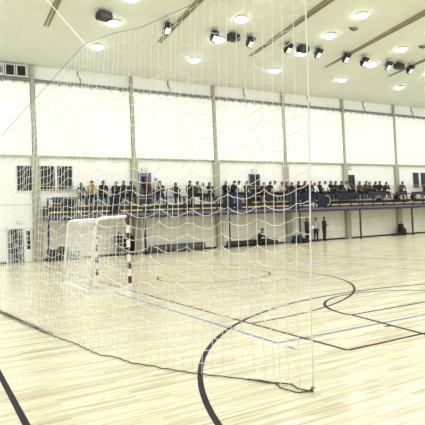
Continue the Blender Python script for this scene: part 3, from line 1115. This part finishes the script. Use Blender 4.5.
# lower row, some bending forward
person('floor', 31.45, SY + .55, SZ + .47, 'pale', 'black', 'black', 'person in pale patterned top bending forward on the lower step, right part of the gallery', .15, GRP, .8)
person('floor', 33.62, SY + .55, SZ + .47, 'black', 'black', 'black', 'person in black crouched on the lower step left of the sixth pilaster', -.15, GRP, .8)
person('floor', 35.55, SY + .55, SZ + .47, 'black', 'navy', 'black', 'person in black seated on the lower step right of the sixth pilaster', .1, GRP, .78)
# on the floor under the gallery
person('floor', 20.06, 28.92, .0, 'black', 'black', 'black', 'person in black slumped on the mats against the wall below the gallery', .7, None, 1.1)
person('phone', 25.47, 28.40, 0, 'black', 'black', 'black', 'person in black suit standing below the gallery holding a small pale device', .35, 'people standing below the gallery', 1.04)
person('stand', 24.98, 28.75, 0, 'pale', 'black', 'black', 'person in pale shirt and black trousers standing left of the one in black suit', -.2, 'people standing below the gallery', 1.02)
person('phone', 23.92, 28.5, 0, 'grey', 'black', 'black', 'person in dark grey standing behind the right edge of the net with a white bag', .3, 'people standing below the gallery', 1.03)
dv = tag(MB().obox((0, 0, 0), (.06, .01, 0), (0, .05, .03), (0, -.004, .008)).build('phone', M['cloth_pale'], None, bevel=.003), 'small pale device held by the person in black suit', 'phone')
dv.location = (25.58, 28.03, 1.25)

# ------------------------------------------------------------------ draped clothes, banner, chair and bags on the gallery


def drape(name, x0, x1, z0, z1, m, label, cat, group=None, y=SY + .05, amp=.035):
    n, mm = 26, 10
    vs, fs = [], []
    for i in range(mm + 1):
        t = i / mm
        for k in range(n + 1):
            f = k / n
            ed = z0 + .05 * math.sin(f * 9 + x0) + .04 * math.sin(f * 23)
            a = -.045 if t > .06 else 0
            vs.append((x0 + (x1 - x0) * f + .02 * math.sin(t * 5 + k), y + a - amp * t * (1 + math.sin(f * 26 + x0 * 3)) * .6, z1 + (ed - z1) * t + (.035 if i == 0 else 0)))
    for i in range(mm):
        for k in range(n):
            q = i * (n + 1) + k
            fs.append((q, q + n + 1, q + n + 2, q + 1))
    b = MB()
    cx_, cz_ = (x0 + x1) / 2, z0
    b.add([(a - cx_, b_ - y, c - cz_) for a, b_, c in vs], fs)
    o = b.build(name, m, None, True, (cx_, y, cz_))
    s = o.modifiers.new('solid', 'SOLIDIFY')
    s.thickness = .015
    return tag(o, label, cat, group)


drape('draped_jacket', 6.0, 7.4, 2.95, 3.47, M['cloth_grey'], 'dark grey cloth hung over the rail at the left end of the gallery', 'jacket', 'clothes over the gallery rail')
drape('draped_jacket', 9.25, 9.85, 2.62, 3.45, M['cloth_navy'], 'navy jacket hung over the rail above the goal', 'jacket', 'clothes over the gallery rail')
drape('draped_jacket', 16.75, 17.55, 2.60, 3.50, M['cloth_navy'], 'navy coat hung over the rail just right of the third pilaster', 'jacket', 'clothes over the gallery rail')
drape('draped_jacket', 17.75, 18.25, 2.55, 3.45, M['cloth_jean'], 'blue denim jacket hung over the rail right of the navy coat', 'jacket', 'clothes over the gallery rail')
drape('draped_jacket', 18.45, 19.1, 2.95, 3.47, M['cloth_navy'], 'short navy jacket over the rail below the long haired people', 'jacket', 'clothes over the gallery rail')
drape('draped_jacket', 20.1, 21.0, 3.05, 3.47, M['cloth_black'], 'black jacket over the rail right below the dark middle door', 'jacket', 'clothes over the gallery rail')
drape('draped_jacket', 22.35, 23.1, 2.45, 3.5, M['cloth_navy'], 'dark navy coat hanging low over the rail in front of the fourth pilaster', 'jacket', 'clothes over the gallery rail')
drape('draped_jacket', 23.4, 24.4, 2.95, 3.5, M['cloth_navy'], 'navy jacket over the rail behind the right edge of the net', 'jacket', 'clothes over the gallery rail')
drape('draped_cloth', 26.55, 28.95, 3.0, 3.5, M['cloth_navy'], 'long navy cloth draped over the rail left of the fifth pilaster', 'cloth')
drape('draped_blanket', 29.9, 31.9, 3.30, 3.52, M['cloth_grey'], 'dark grey blanket folded along the rail right of the narrow door', 'blanket', 'grey blankets along the rail')
drape('draped_blanket', 33.0, 34.2, 3.30, 3.5, M['cloth_grey'], 'short dark grey blanket on the rail left of the sixth pilaster', 'blanket', 'grey blankets along the rail')
drape('draped_blanket', 34.9, 36.9, 3.30, 3.54, M['cloth_grey'], 'dark grey blanket on the rail right of the sixth pilaster', 'blanket', 'grey blankets along the rail')
bn = drape('rail_banner', 24.85, 26.1, 2.50, 3.44, M['cloth_navy'], 'blue banner with a white ring hanging from the rail above the standing men', 'banner', amp=.01)
rg = MB()
rg.tube([(.22 + .24 * math.cos(a), -.075, .50 + .36 * math.sin(a)) for a in [math.radians(-100 + 230 * i / 20) for i in range(21)]], .03, 6)
rg.build('ring_mark', M['cloth_pale'], bn)

ch = empty('gallery_chair', (15.02, SY + .30, SZ + .26), 'pale chair with slatted back on the gallery, right of the maroon trousers', 'chair')
MB().box(-.2, .2, -.2, .2, .42, .45).build('seat', M['cloth_pale'], ch)
b = MB()
for k in range(4):
    b.box(-.19 + .11 * k, -.14 + .11 * k, -.22, -.20, .45, .86)
b.box(-.2, .2, -.225, -.195, .84, .90)
b.build('backrest', M['white'], ch)
for sx in (-.18, .18):
    for sy in (-.18, .18):
        MB().tube([(sx, sy, 0), (sx, sy, .42)], .018, 6).build('leg', M['grey'], ch)
hr = tag(MB().tube([(13.05, SY + .5, SZ + .47), (13.05, SY + .5, 3.78), (13.1, SY + .5, 3.92), (13.25, SY + .5, 3.97), (13.55, SY + .5, 3.9), (13.62, SY + .5, 3.75), (13.62, SY + .5, SZ + .47)], .03, 6)
         .build('step_handrail', M['cloth_black'], None, True), 'curved dark handrail at the gallery steps right of the blue grey door', 'handrail')


def bag(x, y, z, sx, sy, sz, m, label, cat='bag', group=None, handle=True):
    o = empty('bag', (x, y, z), label, cat, group)
    bm = bmesh.new()
    bmesh.ops.create_cube(bm, size=1)
    bmesh.ops.subdivide_edges(bm, edges=bm.edges[:], cuts=4, use_grid_fill=True)
    for v in bm.verts:
        c = v.co
        f = 1 - .25 * max(0, c.z + .5) ** 2
        bulge = 1 + .12 * math.cos(c.z * 2.6)
        c.x *= f * bulge * sx
        c.y *= f * bulge * sy
        c.z = (c.z + .5) * sz
        c += Vector((math.sin(c.z * 17 + c.y * 9), math.sin(c.x * 21), 0)) * .012
        c.z = max(0, c.z)
    me = bpy.data.meshes.new('body')
    bm.to_mesh(me)
    bm.free()
    me.materials.append(m)
    me.polygons.foreach_set('use_smooth', [True] * len(me.polygons))
    bo = bpy.data.objects.new('body', me)
    COL.objects.link(bo)
    bo.parent = o
    if handle:
        MB().tube([(-sx * .25, 0, sz * .95), (-sx * .2, 0, sz * 1.15), (0, 0, sz * 1.25), (sx * .2, 0, sz * 1.15), (sx * .25, 0, sz * .95)], .012, 5).build('strap', M['cloth_black'], o, True)
    return o


bag(24.55, SY + .24, SZ + .26, .42, .22, .36, M['cloth_white'], 'white bag on the gallery edge left of the blue banner')
bag(35.05, SY + .24, SZ + .26, .35, .2, .30, M['cloth_pale'], 'pale bag on the gallery edge below the sixth pilaster')
bag(34.2, SY + .24, SZ + .26, .42, .22, .34, M['cloth_black'], 'black bag on the gallery edge left of the sixth pilaster')
bag(23.30, 28.85, 0, .70, .40, .55, M['cloth_grey'], 'large dark sports bag on the floor left of the standing people')
bag(23.55, 28.30, 0, .34, .2, .34, M['cloth_black'], 'small black bag on the floor at the feet behind the net edge')
wb = bag(24.03, 28.02, .98, .22, .14, .22, M['cloth_white'], 'white bag held by the person in dark grey behind the net edge')
bag(33.95, 29.10, 0, 1.0, .3, .18, M['cloth_black'], 'low dark bundle on the floor left of the sixth pilaster', handle=False)
bag(34.45, 29.05, 0, .36, .3, .95, M['cloth_black'], 'tall black kit bag leaning at the foot of the sixth pilaster')
bag(34.80, 29.0, 0, .26, .2, .55, M['cloth_grey'], 'grey striped kit bag right of the black one by the sixth pilaster')

# ------------------------------------------------------------------ rolled mats, low benches and gear on the floor


def rolled_mat(x0, x1, y, r, m, label):
    o = empty('rolled_mat', ((x0 + x1) / 2, y, 0), label, 'mat', 'rolled mats along the wall')
    h = (x1 - x0) / 2
    pts = []
    vs, fs = [], []
    n = 22
    for e in (-h, h):
        for k in range(n):
            th = 2 * math.pi * k / n
            vs.append((e, r * math.cos(th), r + r * math.sin(th) * .97))
    for k in range(n):
        l = (k + 1) % n
        fs.append((k, n + k, n + l, l))
    fs += [tuple(range(n - 1, -1, -1)), tuple(range(n, 2 * n))]
    b = MB()
    b.add(vs, fs)
    b.build('roll', m, o, bevel=.02)
    st = MB()
    for f in (-.6, .6):
        st.tube([(f * h, (r + .004) * math.cos(t), r + (r + .004) * math.sin(t) * .97) for t in [2 * math.pi * q / 20 for q in range(20)]], .012, 4, closed=True)
    st.build('strap', M['black'], o)
    sp = MB()
    for e in (-h - .003, h + .003):
        sp.tube([(e, (r - .02) * (1 - q / 60) * math.cos(q * .42), r + (r - .02) * (1 - q / 60) * math.sin(q * .42) * .97) for q in range(55)], .005, 4)
    sp.build('spiral_edge', M['lavender'], o)
    return o


for (a, c, m, lab) in [(12.05, 13.22, 'matgrey', 'rolled grey mat beside the second pilaster, leftmost along the wall'),
                       (13.26, 14.45, 'matgrey', 'rolled grey mat second from the left along the wall'),
                       (14.48, 15.85, 'matgrey', 'rolled grey mat third along the wall, nearest the third pilaster')]:
    rolled_mat(a, c, 29.33, .25, M[m], lab)
for (a, c, lab) in [(17.75, 18.75, 'rolled black mat just right of the third pilaster'), (18.78, 19.75, 'rolled black mat left of the slumped person'), (20.5, 21.75, 'rolled black mat right of the slumped person')]:
    rolled_mat(a, c, 29.34, .22, M['matblack'], lab)
rolled_mat(19.78, 20.46, 29.35, .22, M['matblack'], 'short rolled black mat behind the slumped person')

# trolley of dark folded chairs behind the goal
tr_ = empty('chair_trolley', (10.45, 29.05, 0), 'trolley loaded with dark folded chairs behind the goal', 'trolley')
MB().box(-.62, .62, -.25, .25, .14, .2).build('deck', M['grey'], tr_)
for sx in (-.52, .52):
    for sy in (-.18, .18):
        MB().tube([(sx, sy - .02, .07), (sx, sy + .02, .07)], .07, 12).build('wheel', M['black'], tr_)
MB().tube([(-.62, -.22, .2), (-.66, -.22, 1.25), (-.66, .22, 1.25), (-.62, .22, .2)], .02, 6).build('push_handle', M['grey'], tr_, True)
for k in range(8):
    x = .42 - .13 * k
    hgt = 1.0 + .18 * math.sin(k * 1.3)
    c = tag(MB().obox((0, 0, hgt / 2), (.018, 0, 0), (0, .21, 0), (-.06, 0, hgt / 2 * .98)).tube([(-.06, -.22, 0), (-.12, -.22, hgt + .03), (-.12, .22, hgt + .03), (-.06, .22, 0)], .014, 5)
            .build('folded_chair', M['cloth_black']), 'dark folded chair standing on the trolley behind the goal', 'chair', 'folded chairs on the trolley')
    c.location = (10.45 + x, 29.05, .2)
# dark trunks under the left end of the gallery
for i, (x, y, w, h, lab) in enumerate([(6.1, 28.95, .5, .62, 'dark equipment case under the left end of the gallery, nearest the first pilaster'),
                                       (6.68, 28.95, .48, .78, 'taller dark equipment case beside the first one under the gallery'),
                                       (7.30, 29.0, .55, .45, 'low grey equipment case under the gallery behind the goal')]):
    o = empty('equipment_case', (x, y, 0), lab, 'case', 'equipment cases under the gallery')
    m = M['cloth_grey'] if i == 2 else M['matblack']
    MB().box(-w / 2, w / 2, -.24, .24, .05, h - .14).build('case_body', m, o, bevel=.02)
    MB().box(-w / 2 - .01, w / 2 + .01, -.25, .25, h - .14, h).build('lid', m, o, bevel=.025)
    for sx in (-.17, .17):
        MB().box(sx - .03, sx + .03, -.265, -.245, h - .2, h - .1).build('latch', M['grey'], o)
        MB().box(sx - .04, sx + .04, -.2, .2, 0, .05).build('foot', M['black'], o)
